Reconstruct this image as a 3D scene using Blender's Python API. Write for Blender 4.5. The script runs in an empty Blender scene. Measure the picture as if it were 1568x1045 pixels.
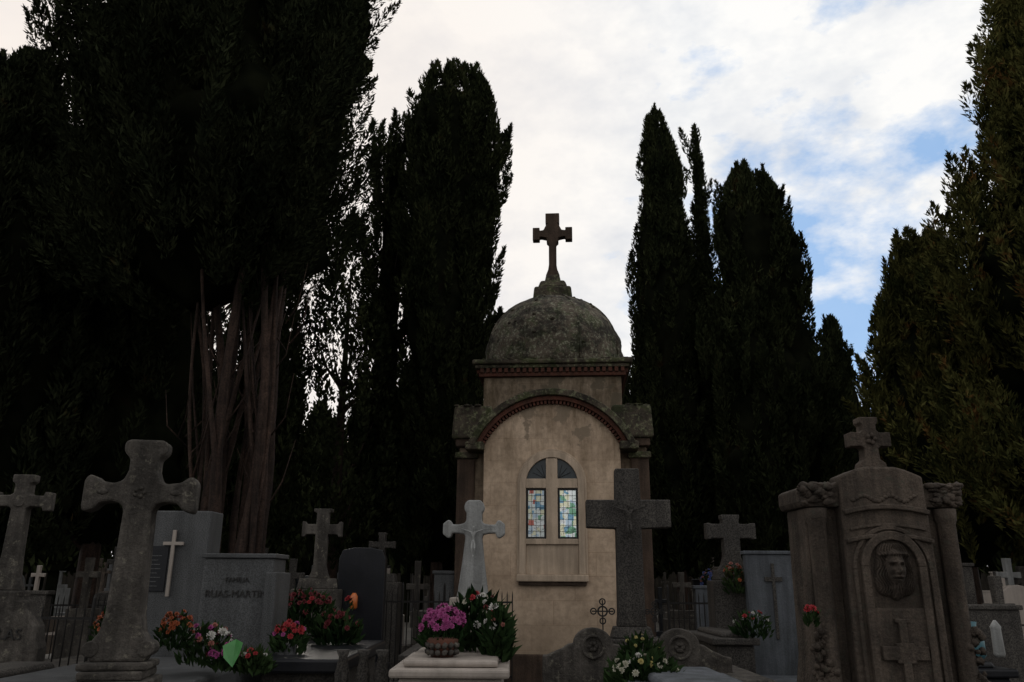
import bpy, bmesh, math, random
import numpy as np
from mathutils import Vector, Matrix, noise as mnoise
random.seed(7); rad=math.radians
S=bpy.context.scene; COL=S.collection
S.view_settings.view_transform='Standard'; S.view_settings.look='None'; S.view_settings.exposure=0

# ------------------------------------------------------------------ materials
def newmat(name):
    m=bpy.data.materials.new(name); m.use_nodes=True
    nt=m.node_tree; b=nt.nodes['Principled BSDF']; return m,nt,b
def N(nt,t,**k):
    n=nt.nodes.new(t)
    for a,v in k.items(): setattr(n,a,v)
    return n
def noise(nt,vec,scale,detail=4,rough=.55):
    n=N(nt,'ShaderNodeTexNoise'); n.inputs['Scale'].default_value=scale
    n.inputs['Detail'].default_value=detail; n.inputs['Roughness'].default_value=rough
    nt.links.new(vec,n.inputs['Vector']); return n.outputs['Fac']
def ramp(nt,fac,stops):
    r=N(nt,'ShaderNodeValToRGB'); e=r.color_ramp.elements
    while len(e)<len(stops): e.new(.5)
    for i,(p,c) in enumerate(stops):
        e[i].position=p; e[i].color=(c,c,c,1) if not isinstance(c,(tuple,list)) else (*c[:3],1)
    nt.links.new(fac,r.inputs['Fac']); return r.outputs['Color']
def mix(nt,f,a,b,mode='MIX'):
    m=N(nt,'ShaderNodeMix',data_type='RGBA',blend_type=mode)
    for s,v in ((0,f),(6,a),(7,b)):
        if isinstance(v,(int,float)): m.inputs[s].default_value=v
        elif isinstance(v,tuple): m.inputs[s].default_value=(*v[:3],1)
        else: nt.links.new(v,m.inputs[s])
    return m.outputs[2]
def pos(nt,sc=None):
    g=N(nt,'ShaderNodeNewGeometry'); 
    if sc is None: return g.outputs['Position']
    mp=N(nt,'ShaderNodeMapping'); mp.inputs['Scale'].default_value=sc
    nt.links.new(g.outputs['Position'],mp.inputs['Vector']); return mp.outputs['Vector']
def stone(name,c1,c2,scale=3,speck=.25,speck_scale=90,stain=.5,lichen=None,lich_amt=.56,bump=.4,rough=.85,bumpscale=30,lich_scale=14,k=.74,blotch=0,moss=None):
    c1=tuple(v*k for v in c1); c2=tuple(v*k for v in c2)
    m,nt,b=newmat(name); p=pos(nt)
    col=mix(nt,ramp(nt,noise(nt,p,scale,4,.6),[(.35,0.0),(.65,1.0)]),c1,c2)
    col=mix(nt,speck,col,ramp(nt,noise(nt,p,speck_scale,1,.7),[(.38,.15),(.62,1.0)]),'MULTIPLY')
    st=noise(nt,pos(nt,(7,7,.7)),1.2,4,.65)
    col=mix(nt,stain,col,ramp(nt,st,[(.38,.3),(.62,1.0)]),'MULTIPLY')
    if moss:
        col=mix(nt,ramp(nt,noise(nt,p,3.4,6,.7),[(.50,0.0),(.58,.85)]),col,moss)
    if lichen:
        lf=ramp(nt,noise(nt,p,lich_scale,5,.75),[(lich_amt,0.0),(lich_amt+.08,.9)])
        col=mix(nt,lf,col,lichen)
    if blotch:
        col=mix(nt,blotch,col,ramp(nt,noise(nt,p,2.6,6,.72),[(.44,.22),(.52,1.0)]),'MULTIPLY')
    nt.links.new(col,b.inputs['Base Color']); b.inputs['Roughness'].default_value=rough
    b.inputs['Specular IOR Level'].default_value=.25
    bp=N(nt,'ShaderNodeBump'); bp.inputs['Strength'].default_value=bump; bp.inputs['Distance'].default_value=.02
    nt.links.new(noise(nt,p,bumpscale,5,.65),bp.inputs['Height']); nt.links.new(bp.outputs[0],b.inputs['Normal'])
    return m
def flat(name,c,rough=.6,metal=0,var=.3,scale=20):
    m,nt,b=newmat(name)
    col=mix(nt,var,c,ramp(nt,noise(nt,pos(nt),scale,2),[(.3,.3),(.7,1.0)]),'MULTIPLY')
    nt.links.new(col,b.inputs['Base Color']); b.inputs['Roughness'].default_value=rough; b.inputs['Metallic'].default_value=metal
    return m
def foliage_mat(name,dark,light,brown=(.05,.035,.015),isl=True,hi=.68):
    m,nt,b=newmat(name); nt.nodes.remove(b); d=N(nt,'ShaderNodeBsdfDiffuse')
    g=N(nt,'ShaderNodeNewGeometry')
    col=ramp(nt,noise(nt,g.outputs['Position'],1.7,2,.7),[(.36,dark),(hi,light),(hi+.07,brown)])
    if isl: col=mix(nt,.75,col,ramp(nt,g.outputs['Random Per Island'],[(0,.25),(1,1.0)]),'MULTIPLY')
    nt.links.new(col,d.inputs['Color']); nt.links.new(d.outputs[0],nt.nodes['Material Output'].inputs['Surface'])
    return m
def plaster(name,base,dirt_base_tone,amt=.35,streak=(.12,.5)):
    m,nt,b=newmat(name); p=pos(nt)
    sx=N(nt,'ShaderNodeSeparateXYZ'); nt.links.new(p,sx.inputs[0])
    cx=N(nt,'ShaderNodeCombineXYZ'); nt.links.new(sx.outputs[0],cx.inputs[0]); nt.links.new(sx.outputs[2],cx.inputs[1])
    br=N(nt,'ShaderNodeTexBrick'); nt.links.new(cx.outputs[0],br.inputs['Vector'])
    br.inputs['Scale'].default_value=1; br.inputs['Brick Width'].default_value=.62; br.inputs['Row Height'].default_value=.335
    br.inputs['Mortar Size'].default_value=.005; br.inputs['Mortar Smooth'].default_value=.8
    br.inputs['Color1'].default_value=(1,1,1,1); br.inputs['Color2'].default_value=(.94,.93,.92,1); br.inputs['Mortar'].default_value=(.68,.64,.59,1)
    lf=ramp(nt,noise(nt,p,1.3,3),[(.4,.4),(.6,1.0)])
    col=mix(nt,lf,base,mix(nt,1.0,base,br.outputs['Color'],'MULTIPLY'))
    col=mix(nt,amt,col,ramp(nt,noise(nt,p,1.6,6,.7),[(.38,(.52,.50,.47)),(.6,(1,1,1))]),'MULTIPLY')
    col=mix(nt,amt*.8,col,ramp(nt,noise(nt,p,13,5,.7),[(.36,.55),(.56,1.0)]),'MULTIPLY')
    ms=N(nt,'ShaderNodeMapRange'); nt.links.new(sx.outputs[2],ms.inputs[0]); ms.inputs[1].default_value=2.6; ms.inputs[2].default_value=4.1; ms.inputs[3].default_value=streak[0]; ms.inputs[4].default_value=streak[1]
    col=mix(nt,ms.outputs[0],col,ramp(nt,noise(nt,pos(nt,(5,5,.8)),1.5,7,.72),[(.38,(.36,.34,.28)),(.60,(1,1,1))]),'MULTIPLY')
    mr=N(nt,'ShaderNodeMapRange'); nt.links.new(sx.outputs[2],mr.inputs[0]); mr.inputs[1].default_value=3.1; mr.inputs[2].default_value=4.0; mr.inputs[3].default_value=-.1; mr.inputs[4].default_value=.10
    ad=N(nt,'ShaderNodeMath',operation='ADD'); nt.links.new(noise(nt,p,3.2,7,.6),ad.inputs[0]); nt.links.new(mr.outputs[0],ad.inputs[1])
    col=mix(nt,ramp(nt,ad.outputs[0],[(.62,0.0),(.66,.85)]),col,dirt_base_tone)
    mf=N(nt,'ShaderNodeMapRange'); nt.links.new(sx.outputs[2],mf.inputs[0]); mf.inputs[1].default_value=.4; mf.inputs[2].default_value=1.5; mf.inputs[3].default_value=.5; mf.inputs[4].default_value=0
    col=mix(nt,mf.outputs[0],col,dirt_base_tone)  # wall mixes towards the darker tone near its base, fading upward
    nt.links.new(col,b.inputs['Base Color']); b.inputs['Roughness'].default_value=.9; b.inputs['Specular IOR Level'].default_value=.2
    bp=N(nt,'ShaderNodeBump'); bp.inputs['Strength'].default_value=.4; bp.inputs['Distance'].default_value=.012
    h=mix(nt,.6,br.outputs['Color'],noise(nt,p,22,5))
    nt.links.new(h,bp.inputs['Height']); nt.links.new(bp.outputs[0],b.inputs['Normal'])
    return m

M={}
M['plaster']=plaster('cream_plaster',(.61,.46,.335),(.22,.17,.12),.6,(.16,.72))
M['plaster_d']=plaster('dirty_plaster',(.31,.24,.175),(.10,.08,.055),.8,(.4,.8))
M['frame']=stone('window_frame_stone',(.58,.45,.335),(.47,.365,.27),speck=.1,stain=.45,bump=.15,k=1)
M['roofstone']=stone('mossy_roof_stone',(.06,.048,.035),(.11,.088,.062),scale=5,stain=.5,lichen=(.17,.17,.10),lich_amt=.53,bump=1,bumpscale=14,k=1,blotch=.6,moss=(.05,.058,.022))
M['dome']=stone('dome_stone',(.085,.067,.05),(.15,.12,.088),scale=3,stain=.3,lichen=(.24,.235,.17),lich_amt=.52,bump=1,bumpscale=16,lich_scale=20,k=1,blotch=.85,moss=(.06,.068,.032))
M['brick']=stone('red_brick',(.17,.062,.04),(.10,.046,.03),scale=8,stain=.4,bump=.4)
M['brownstone']=stone('brown_stone',(.15,.098,.07),(.09,.062,.045),stain=.6,bump=.5)
M['granite_dark']=stone('dark_granite',(.085,.075,.066),(.13,.115,.1),speck=.85,speck_scale=75,stain=.4,bump=.3,rough=.7)
M['granite_grey']=stone('grey_granite',(.12,.122,.124),(.15,.152,.154),speck=.6,speck_scale=120,stain=.45,bump=.1,rough=.5)
M['granite_black']=stone('black_granite',(.012,.013,.016),(.02,.02,.025),speck=.3,stain=.2,bump=.05,rough=.3)
M['greystone']=stone('weathered_grey_stone',(.115,.10,.086),(.17,.15,.13),scale=6,stain=.75,lichen=(.16,.145,.115),lich_amt=.57,bump=.8,blotch=.45)
M['carved']=stone('carved_stone',(.17,.13,.10),(.12,.092,.072),scale=4,stain=.75,speck=.35,lichen=(.055,.05,.038),lich_amt=.57,bump=.8,blotch=.35)
M['white']=stone('white_stone',(.36,.36,.35),(.26,.26,.25),speck=.15,stain=.6,bump=.4,k=1)
M['marble']=stone('cream_marble',(.5,.43,.375),(.4,.345,.3),speck=.08,stain=.35,bump=.15,rough=.5)
M['bluestone']=stone('blue_grey_slab',(.16,.17,.19),(.12,.13,.14),stain=.6,bump=.3)
M['bark']=stone('cypress_bark',(.045,.026,.019),(.085,.052,.038),scale=6,speck=.5,speck_scale=40,stain=.95,bump=1,bumpscale=20,k=1)
M['wallstone']=stone('added_wall_render',(.12,.10,.08),(.08,.07,.055),stain=.7,bump=.4)  # for the added back wall
M['iron']=flat('wrought_iron',(.02,.018,.017),.5,.6)
M['glassd']=flat('dark_glass',(.02,.03,.035),.3)
M['lead']=flat('lead_came',(.02,.02,.02),.5,.5)
M['gold']=flat('bronze_letters',(.03,.028,.026),.4,.5)
M['leafA']=foliage_mat('cypress_foliage',(.016,.021,.010),(.05,.058,.026))
M['leafB']=foliage_mat('cypress_foliage_sunlit',(.025,.030,.011),(.11,.105,.034),(.13,.07,.025),hi=.6)  # lighter olive copy: sun on the right-hand trees put into leaf colour
M['leafC']=foliage_mat('cypress_foliage_near',(.014,.018,.010),(.040,.046,.023))
M['inner']=foliage_mat('inner_crown_shade',(.004,.005,.003),(.010,.011,.006),(.012,.009,.006),isl=False)  # near-black solid crown cores; deep interior shade put into the colour
M['plant']=foliage_mat('bouquet_leaves',(.016,.035,.013),(.048,.078,.03),(.04,.04,.018))
def petal(n,c): M[n]=flat(n,tuple(v*.66 for v in c),.7,0,.35,60)
petal('pet_pink',(.5,.08,.30)); petal('pet_red',(.5,.025,.035)); petal('pet_dred',(.2,.015,.022)); petal('pet_white',(.75,.72,.66))
petal('pet_orange',(.48,.11,.03)); petal('pet_yellow',(.6,.5,.18)); petal('pet_blue',(.08,.12,.36)); petal('pet_cream',(.65,.62,.48)); petal('pet_salmon',(.5,.18,.14))
M['ribbon']=flat('green_cellophane',(.08,.3,.08),.3)
M['lantern']=flat('lantern_glass',(.5,.13,.03),.3)
M['teal']=flat('teal_vase',(.04,.13,.16),.4)

def glassmat(name,k,off):
    m,nt,b=newmat(name); tc=N(nt,'ShaderNodeTexCoord')
    mp=N(nt,'ShaderNodeMapping'); mp.inputs['Location'].default_value=(off,0,off); nt.links.new(tc.outputs['Object'],mp.inputs['Vector'])
    v=N(nt,'ShaderNodeTexVoronoi',distance='CHEBYCHEV'); v.inputs['Scale'].default_value=14
    nt.links.new(mp.outputs[0],v.inputs['Vector'])
    sp=N(nt,'ShaderNodeSeparateColor'); nt.links.new(v.outputs['Color'],sp.inputs[0])
    st=[(0,(.80,.86,.84)),(.22,(.22,.42,.58)),(.36,(.85,.84,.62)),(.48,(.86,.90,.9)),(.62,(.22,.45,.30)),(.74,(.55,.68,.8)),(.86,(.62,.20,.16)),(.91,(.85,.9,.86))]
    r=ramp(nt,sp.outputs[0],[(p,tuple(x*k for x in c)) for p,c in st])
    r.node.color_ramp.interpolation='CONSTANT'
    nt.links.new(r,b.inputs['Base Color']); b.inputs['Metallic'].default_value=.7; b.inputs['Roughness'].default_value=.2
    bp=N(nt,'ShaderNodeBump'); bp.inputs['Strength'].default_value=.6; bp.inputs['Distance'].default_value=.015
    nt.links.new(noise(nt,tc.outputs['Object'],9,2),bp.inputs['Height']); nt.links.new(bp.outputs[0],b.inputs['Normal'])
    return m
M['glass-1']=glassmat('stained_glass_unlit_tone',.62,.37); M['glass1']=glassmat('stained_glass_lit_tone',1.12,1.1)  # one glass in two tones: light through the panes put into colour
def groundmat():
    m,nt,b=newmat('gravel_ground'); p=pos(nt)
    col=mix(nt,ramp(nt,noise(nt,p,.4,5),[(.4,0.0),(.6,1.0)]),(.05,.045,.036),(.09,.08,.066))
    col=mix(nt,.6,col,ramp(nt,noise(nt,p,40,3,.7),[(.35,.3),(.65,1.0)]),'MULTIPLY')
    nt.links.new(col,b.inputs['Base Color']); b.inputs['Roughness'].default_value=.95
    bp=N(nt,'ShaderNodeBump'); bp.inputs['Strength'].default_value=.6; bp.inputs['Distance'].default_value=.02
    nt.links.new(noise(nt,p,45,3),bp.inputs['Height']); nt.links.new(bp.outputs[0],b.inputs['Normal']); return m
M['ground']=groundmat()
M['path']=stone('pale_path',(.3,.27,.23),(.24,.22,.19),scale=2,stain=.1,bump=.2)

# ------------------------------------------------------------------ mesh helpers
def E(name,loc=(0,0,0),rz=0):
    e=bpy.data.objects.new(name,None); e.location=loc; e.rotation_euler=(0,0,rad(rz)); e.empty_display_size=.1; COL.objects.link(e); return e
def mk(name,verts,faces,mat,parent=None,bevel=0,smooth=False,seg=2):
    me=bpy.data.meshes.new(name); me.from_pydata([tuple(v) for v in verts],[],faces); me.update()
    bm=bmesh.new(); bm.from_mesh(me); bmesh.ops.recalc_face_normals(bm,faces=bm.faces); bm.to_mesh(me); bm.free()
    for mm in (mat if isinstance(mat,list) else [mat]): me.materials.append(M[mm])
    o=bpy.data.objects.new(name,me); COL.objects.link(o)
    if parent: o.parent=parent
    if bevel:
        b=o.modifiers.new('b','BEVEL'); b.width=bevel; b.segments=seg; b.limit_method='ANGLE'; b.angle_limit=rad(28)
    if smooth: me.polygons.foreach_set('use_smooth',[True]*len(me.polygons))
    return o
def boxg(x0,x1,y0,y1,z0,z1,taper=0,ty=None):
    t=taper; u=t if ty is None else ty
    v=[(x0,y0,z0),(x1,y0,z0),(x1,y1,z0),(x0,y1,z0),(x0+t,y0+u,z1),(x1-t,y0+u,z1),(x1-t,y1-u,z1),(x0+t,y1-u,z1)]
    f=[(0,3,2,1),(4,5,6,7),(0,1,5,4),(1,2,6,5),(2,3,7,6),(3,0,4,7)]; return v,f
def box(name,x0,x1,y0,y1,z0,z1,mat,parent=None,bevel=.008,taper=0):
    v,f=boxg(x0,x1,y0,y1,z0,z1,taper); return mk(name,v,f,mat,parent,bevel)
def merge(parts):
    V=[];F=[]
    for v,f in parts:
        o=len(V); V+=list(v); F+=[tuple(i+o for i in q) for q in f]
    return V,F
def prismg(pts,y0,y1):
    n=len(pts); v=[(x,y0,z) for x,z in pts]+[(x,y1,z) for x,z in pts]
    f=[tuple(range(n)),tuple(range(2*n-1,n-1,-1))]+[(i,i+n,(i+1)%n+n,(i+1)%n) for i in range(n)]
    return v,f
def prism(name,pts,y0,y1,mat,parent=None,bevel=.008):
    v,f=prismg(pts,y0,y1); return mk(name,v,f,mat,parent,bevel)
def mirror(half):
    return half+[(-x,z) for x,z in reversed(half) if abs(x)>1e-6]
def lathe(name,prof,mat,parent=None,n=40,c=(0,0),smooth=True,amp=0):
    V=[];F=[]
    for r,z in prof:
        for i in range(n):
            a=2*math.pi*i/n; k=1+amp*mnoise.noise(Vector((math.cos(a)*3,math.sin(a)*3,z*4)))+amp*.5*mnoise.noise(Vector((math.cos(a)*11,math.sin(a)*11,z*11)))
            V.append((c[0]+r*k*math.cos(a),c[1]+r*k*math.sin(a),z))
    for j in range(len(prof)-1):
        for i in range(n):
            F.append((j*n+i,j*n+(i+1)%n,(j+1)*n+(i+1)%n,(j+1)*n+i))
    F.append(tuple(range(n))); F.append(tuple((len(prof)-1)*n+i for i in range(n)))
    return mk(name,V,F,mat,parent,0,smooth)
def arcprism(name,c,r0,r1,a0,a1,n,y0,y1,mat,parent,bevel=0):
    V=[];F=[]
    for i in range(n+1):
        a=a0+(a1-a0)*i/n
        for r,y in ((r0,y0),(r1,y0),(r1,y1),(r0,y1)): V.append((c[0]+r*math.cos(a),y,c[1]+r*math.sin(a)))
    for i in range(n):
        for k in range(4): F.append((i*4+k,i*4+(k+1)%4,(i+1)*4+(k+1)%4,(i+1)*4+k))
    F.append((0,1,2,3)); F.append((n*4+3,n*4+2,n*4+1,n*4))
    return mk(name,V,F,mat,parent,bevel)
def tubeg(path,radii,n=8):
    V=[];F=[]; P=[Vector(p) for p in path]
    for j,p in enumerate(P):
        d=(P[min(j+1,len(P)-1)]-P[max(j-1,0)]).normalized()
        a=d.cross(Vector((.3,1,.1))).normalized(); b=d.cross(a)
        for i in range(n):
            t=2*math.pi*i/n; V.append(tuple(p+(a*math.cos(t)+b*math.sin(t))*radii[j]))
    for j in range(len(P)-1):
        for i in range(n): F.append((j*n+i,j*n+(i+1)%n,(j+1)*n+(i+1)%n,(j+1)*n+i))
    F.append(tuple(range(n))); F.append(tuple((len(P)-1)*n+i for i in range(n)))
    return V,F
def icog(c,r,sub=2,amp=.25,fr=6,sc=(1,1,1)):
    bm=bmesh.new(); bmesh.ops.create_icosphere(bm,subdivisions=sub,radius=1)
    V=[]
    for v in bm.verts:
        q=v.co.copy(); k=1+amp*mnoise.noise(q*fr*.4+Vector(c)*9)
        V.append((c[0]+q.x*r*k*sc[0],c[1]+q.y*r*k*sc[1],c[2]+q.z*r*k*sc[2]))
    F=[tuple(v.index for v in f.verts) for f in bm.faces]; bm.free(); return V,F
def bladesmesh(name,C,D,L,W,mat,parent=None,rng=None):
    n=len(C); D=D/np.linalg.norm(D,axis=1)[:,None]
    R=rng.normal(size=(n,3)); Sd=np.cross(D,R); Sd/=np.linalg.norm(Sd,axis=1)[:,None]+1e-9
    L=L[:,None]; W=W[:,None]
    V=np.empty((n,4,3),np.float32)
    V[:,0]=C-D*L*.5; V[:,1]=C+Sd*W-D*L*.1; V[:,2]=C+D*L*.5; V[:,3]=C-Sd*W-D*L*.1
    me=bpy.data.meshes.new(name); me.vertices.add(4*n); me.vertices.foreach_set('co',V.reshape(-1))
    me.loops.add(4*n); me.loops.foreach_set('vertex_index',np.arange(4*n,dtype=np.int32))
    me.polygons.add(n); me.polygons.foreach_set('loop_start',np.arange(0,4*n,4,dtype=np.int32))
    me.polygons.foreach_set('loop_total',np.full(n,4,dtype=np.int32))
    me.update(calc_edges=True); me.materials.append(M[mat])
    o=bpy.data.objects.new(name,me); COL.objects.link(o)
    if parent: o.parent=parent
    return o

PROF=([0,.06,.2,.4,.65,.82,.93,1],[.55,.85,1,.97,.8,.55,.32,.08])
TOTAL=0
def cypress(name,X,Y,H,R,zb=1.6,seed=1,n=40000,leaf=.13,prof=PROF,core=.72,mat='leafA',rag=1.0,plumes=None,lean=(0,0),trunk=True,sq=1.0,pl=1.0,wk=1.0):
    global TOTAL
    rng=np.random.default_rng(seed); par=E(name,(X,Y,0)); Ht=H-zb
    NP=plumes or int(30*Ht*R**.6)
    u=rng.random(NP)**.95*.95; th=rng.random(NP)*2*np.pi
    lob=1+.13*np.sin(th*3+seed)+.10*np.sin(th*2+u*7+seed*2)+.10*np.sin(u*17+th+seed)
    R0=R*np.interp(u,*prof)*lob
    r0=R0*rng.uniform(.5,.9,NP); Lp=rng.uniform(.6,1.6,NP)*(.65+.35*min(R,1.6))*pl
    u1=np.minimum(u+Lp/Ht,1.0+.03*rng.random(NP)); 
    R1=R*np.interp(np.minimum(u1,1),*prof)*lob
    r1=R1*rng.uniform(.7,1.10,NP)
    st=rng.random(NP)<.12*rag; r1=np.where(st,r1+rng.uniform(.1,.38,NP),r1)
    def xy(r,t,uu): return np.stack([r*np.cos(t)+lean[0]*uu,r*np.sin(t)*sq+lean[1]*uu,zb+uu*Ht],1)
    A=xy(r0,th,u); B=xy(r1,th+rng.normal(0,.12,NP),u1)
    rho=rng.uniform(.09,.22,NP)*(.6+.4*min(R,1.6))
    keep=(np.sin(th)<.35)|(rng.random(NP)<.35)
    w=Lp*rho*keep; idx=rng.choice(NP,n,p=w/w.sum()); t=rng.random(n)
    d=B[idx]-A[idx]; dn=d/np.linalg.norm(d,axis=1)[:,None]
    q=rng.normal(size=(n,3)); q-=dn*np.sum(q*dn,1)[:,None]; q/=np.linalg.norm(q,axis=1)[:,None]
    rr=rho[idx]*np.sin(np.pi*np.clip(t,.04,.985)**.8)**.8*rng.random(n)**.4
    C=A[idx]+d*t[:,None]+q*rr[:,None]
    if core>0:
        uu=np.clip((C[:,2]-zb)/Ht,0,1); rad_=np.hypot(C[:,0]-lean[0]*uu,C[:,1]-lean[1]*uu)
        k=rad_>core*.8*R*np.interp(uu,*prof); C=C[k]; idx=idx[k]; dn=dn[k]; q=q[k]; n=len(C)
    D=dn*.9+q*.75+rng.normal(0,.38,(n,3))+np.array([0,0,.35])
    L=leaf*rng.uniform(.45,1.5,n); W=L*rng.uniform(.09,.17,n)*wk
    bladesmesh('crown',C,D,L,W,mat,par,rng); TOTAL+=n
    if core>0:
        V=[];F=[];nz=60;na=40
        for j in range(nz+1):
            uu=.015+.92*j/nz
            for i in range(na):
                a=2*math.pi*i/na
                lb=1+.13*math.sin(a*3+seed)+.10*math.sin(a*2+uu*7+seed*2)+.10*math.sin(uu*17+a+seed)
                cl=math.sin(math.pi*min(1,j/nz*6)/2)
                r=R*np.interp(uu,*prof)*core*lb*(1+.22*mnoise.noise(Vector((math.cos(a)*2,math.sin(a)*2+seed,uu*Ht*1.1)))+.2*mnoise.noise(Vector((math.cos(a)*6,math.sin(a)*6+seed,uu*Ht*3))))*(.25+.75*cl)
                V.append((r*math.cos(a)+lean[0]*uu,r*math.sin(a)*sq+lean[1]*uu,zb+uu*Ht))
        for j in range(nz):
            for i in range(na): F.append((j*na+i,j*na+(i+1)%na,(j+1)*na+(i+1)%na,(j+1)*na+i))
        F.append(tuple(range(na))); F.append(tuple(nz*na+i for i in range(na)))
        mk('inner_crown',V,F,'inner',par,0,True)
    if trunk:
        k=.08+.05*R
        parts=[tubeg([(0,0,-.05),(.02,0,zb*.6),(lean[0]*.3,lean[1]*.3,zb+Ht*.35),(lean[0]*.9,lean[1]*.9,zb+Ht*.85)],[k*1.5,k,k*.7,k*.15])]
        for i in range(9):
            a=random.random()*6.28; z=zb*.8+Ht*random.uniform(0,.6); r=R*.6
            parts.append(tubeg([(0,0,z),(r*.5*math.cos(a),r*.5*math.sin(a),z+.5),(r*math.cos(a),r*math.sin(a),z+1.5)],[k*.35,k*.2,k*.06],6))
        mk('trunk',*merge(parts),'bark',par,0,True)
    return par

# ------------------------------------------------------------------ ground
mk('ground',[(-250,-60,0),(250,-60,0),(250,400,0),(-250,400,0)],[(0,1,2,3)],'ground')
mk('path',[(-40,17.2,.004),(40,17.2,.004),(40,18.8,.004),(-40,18.8,.004)],[(0,1,2,3)],'path')
g=E('added_back_wall',(0,52,0)); box('wall',-60,60,0,.4,0,2.6,'wallstone',g,.02); box('coping',-60.1,60.1,-.06,.46,2.602,2.72,'roofstone',g,.02)  # wall added to block bright sky gaps below the far crowns

# ------------------------------------------------------------------ chapel (mausoleum)
ch=E('cemetery_chapel',(.61,12,0),-4.5)
CZ=3.06
def bay_outline(r,hw,z0,n=28):
    a=math.acos(hw/r); A=[a+(math.pi-2*a)*i/n for i in range(n+1)]
    return [(-hw,z0),(hw,z0)]+[(r*math.cos(t),CZ+r*math.sin(t)) for t in A]
prism('front_bay',bay_outline(1.16,1.03,0),0,.45,'plaster',ch,.01)
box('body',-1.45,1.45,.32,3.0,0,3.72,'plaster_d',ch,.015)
box('plinth',-1.52,1.52,.22,3.07,0,.5,'brownstone',ch,.02)
box('bay_plinth',-1.08,1.08,-.06,.3,0,.62,'brownstone',ch,.02)
for s in (-1,1):
    box('corner_pilaster',*(sorted((s*1.475,s*1.2))),.27,.5,.5,3.42,'brownstone',ch,.015)
    box('pilaster_capital',*(sorted((s*1.51,s*1.15))),.22,.5,3.42,3.52,'roofstone',ch,.02)
    x0,x1=sorted((s*1.56,s*.9)); box('roof_block',x0,x1,.14,3.12,3.72,4.24,'roofstone',ch,.04,.03)
    box('roof_block_corbel',*sorted((s*1.50,s*1.0)),.2,3.1,3.6,3.72,'brownstone',ch,.02)
a0=.40
arcprism('arch_cornice',(0,CZ),1.27,1.37,a0,math.pi-a0,40,-.16,.5,'roofstone',ch,.012)
arcprism('arch_cornice_lower',(0,CZ),1.2,1.268,a0+.02,math.pi-a0-.02,40,-.10,.5,'brick',ch,.006)
parts=[]
nd=46
for i in range(nd):
    a=a0+.03+(math.pi-2*a0-.06)*(i+.5)/nd; c,s_=math.cos(a),math.sin(a); w=.018
    V=[]
    for y in (-.07,.02):
        for r,t in ((1.148,-w),(1.198,-w),(1.198,w),(1.148,w)):
            V.append((r*c-t*s_,y,CZ+r*s_+t*c))
    parts.append((V,[(0,1,2,3),(7,6,5,4),(0,4,5,1),(1,5,6,2),(2,6,7,3),(3,7,4,0)]))
mk('arch_dentils',*merge(parts),'brick',ch)
for s in (-1,1):
    x0,x1=sorted((s*1.30,s*1.02)); box('cornice_foot',x0,x1,-.15,.3,3.5,3.62,'roofstone',ch,.02)
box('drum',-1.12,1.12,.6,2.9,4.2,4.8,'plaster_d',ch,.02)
box('drum_string',-1.19,1.19,.53,2.97,4.8,4.86,'brick',ch,.008)
parts=[]
for i in range(24):
    x=-1.19+2.38*(i+.5)/24; parts.append(boxg(x-.028,x+.028,.5,.6,4.862,4.93))
for i in range(24):
    y=.55+2.4*(i+.5)/24; parts.append(boxg(-1.23,-1.13,y-.028,y+.028,4.862,4.93)); parts.append(boxg(1.13,1.23,y-.028,y+.028,4.862,4.93))
mk('drum_dentils',*merge(parts),'brick',ch)
box('drum_band',-1.16,1.16,.565,2.93,4.862,4.93,'brownstone',ch,.005)
box('drum_cornice',-1.25,1.25,.49,3.01,4.932,4.99,'roofstone',ch,.015)
box('drum_cornice_top',-1.3,1.3,.44,3.06,4.992,5.07,'roofstone',ch,.025)
DC=(0,1.75)
pr=[(1.23,5.07),(1.22,5.2),(1.22,5.3),(1.22,5.4)]+[(1.22*math.cos(a),5.4+1.16*math.sin(a)) for a in [rad(x) for x in range(3,88,3)]]+[(.05,6.56)]
lathe('dome',pr,'dome',ch,140,DC,amp=.035)
for k in range(8):
    az=rad(22.5+45*k); path=[];rr=[]
    for e in range(0,80,6):
        er=rad(e); r=1.22*math.cos(er); path.append((DC[0]+r*math.cos(az),DC[1]+r*math.sin(az),5.4+1.165*math.sin(er))); rr.append(.022)
    path.insert(0,(DC[0]+1.22*math.cos(az),DC[1]+1.22*math.sin(az),5.08)); rr.insert(0,.022)
    mk('dome_rib',*tubeg(path,rr,8),'dome',ch,0,True)
rnd=random.Random(8)
parts=[]
for k in range(46): # moss cushions on cornice and dome foot
    x=rnd.uniform(-1.27,1.27); parts.append(icog((x,rnd.uniform(.46,.6),5.075),rnd.uniform(.02,.05),1,.5,sc=(1.5,1,.45)))
for k in range(40):
    a=rnd.uniform(math.pi*1.02,math.pi*1.98); e=rnd.uniform(0,1.3)
    parts.append(icog((1.215*math.cos(e)*math.cos(a),DC[1]+1.215*math.cos(e)*math.sin(a),5.4+1.155*math.sin(e)),rnd.uniform(.02,.045),1,.6,sc=(1,1,.7)))
for k in range(40):
    t=rnd.uniform(a0,math.pi-a0); parts.append(icog((1.37*math.cos(t),rnd.uniform(-.15,.1),CZ+1.37*math.sin(t)),rnd.uniform(.015,.035),1,.6,sc=(1.4,1,.6)))
for k in range(30):
    s=rnd.choice((-1,1)); parts.append(icog((s*rnd.uniform(1.15,1.5),rnd.uniform(.16,.3),4.24),rnd.uniform(.02,.05),1,.6,sc=(1.4,1,.5)))
mk('moss_cushions',*merge(parts),'roofstone',ch,0,True)
cx,cy=0,1.75
box('finial_base',-.36,.36,cy-.36,cy+.36,6.40,6.70,'roofstone',ch,.04,.03)
box('finial_step',-.27,.27,cy-.27,cy+.27,6.70,6.85,'roofstone',ch,.04,.05)
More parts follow.
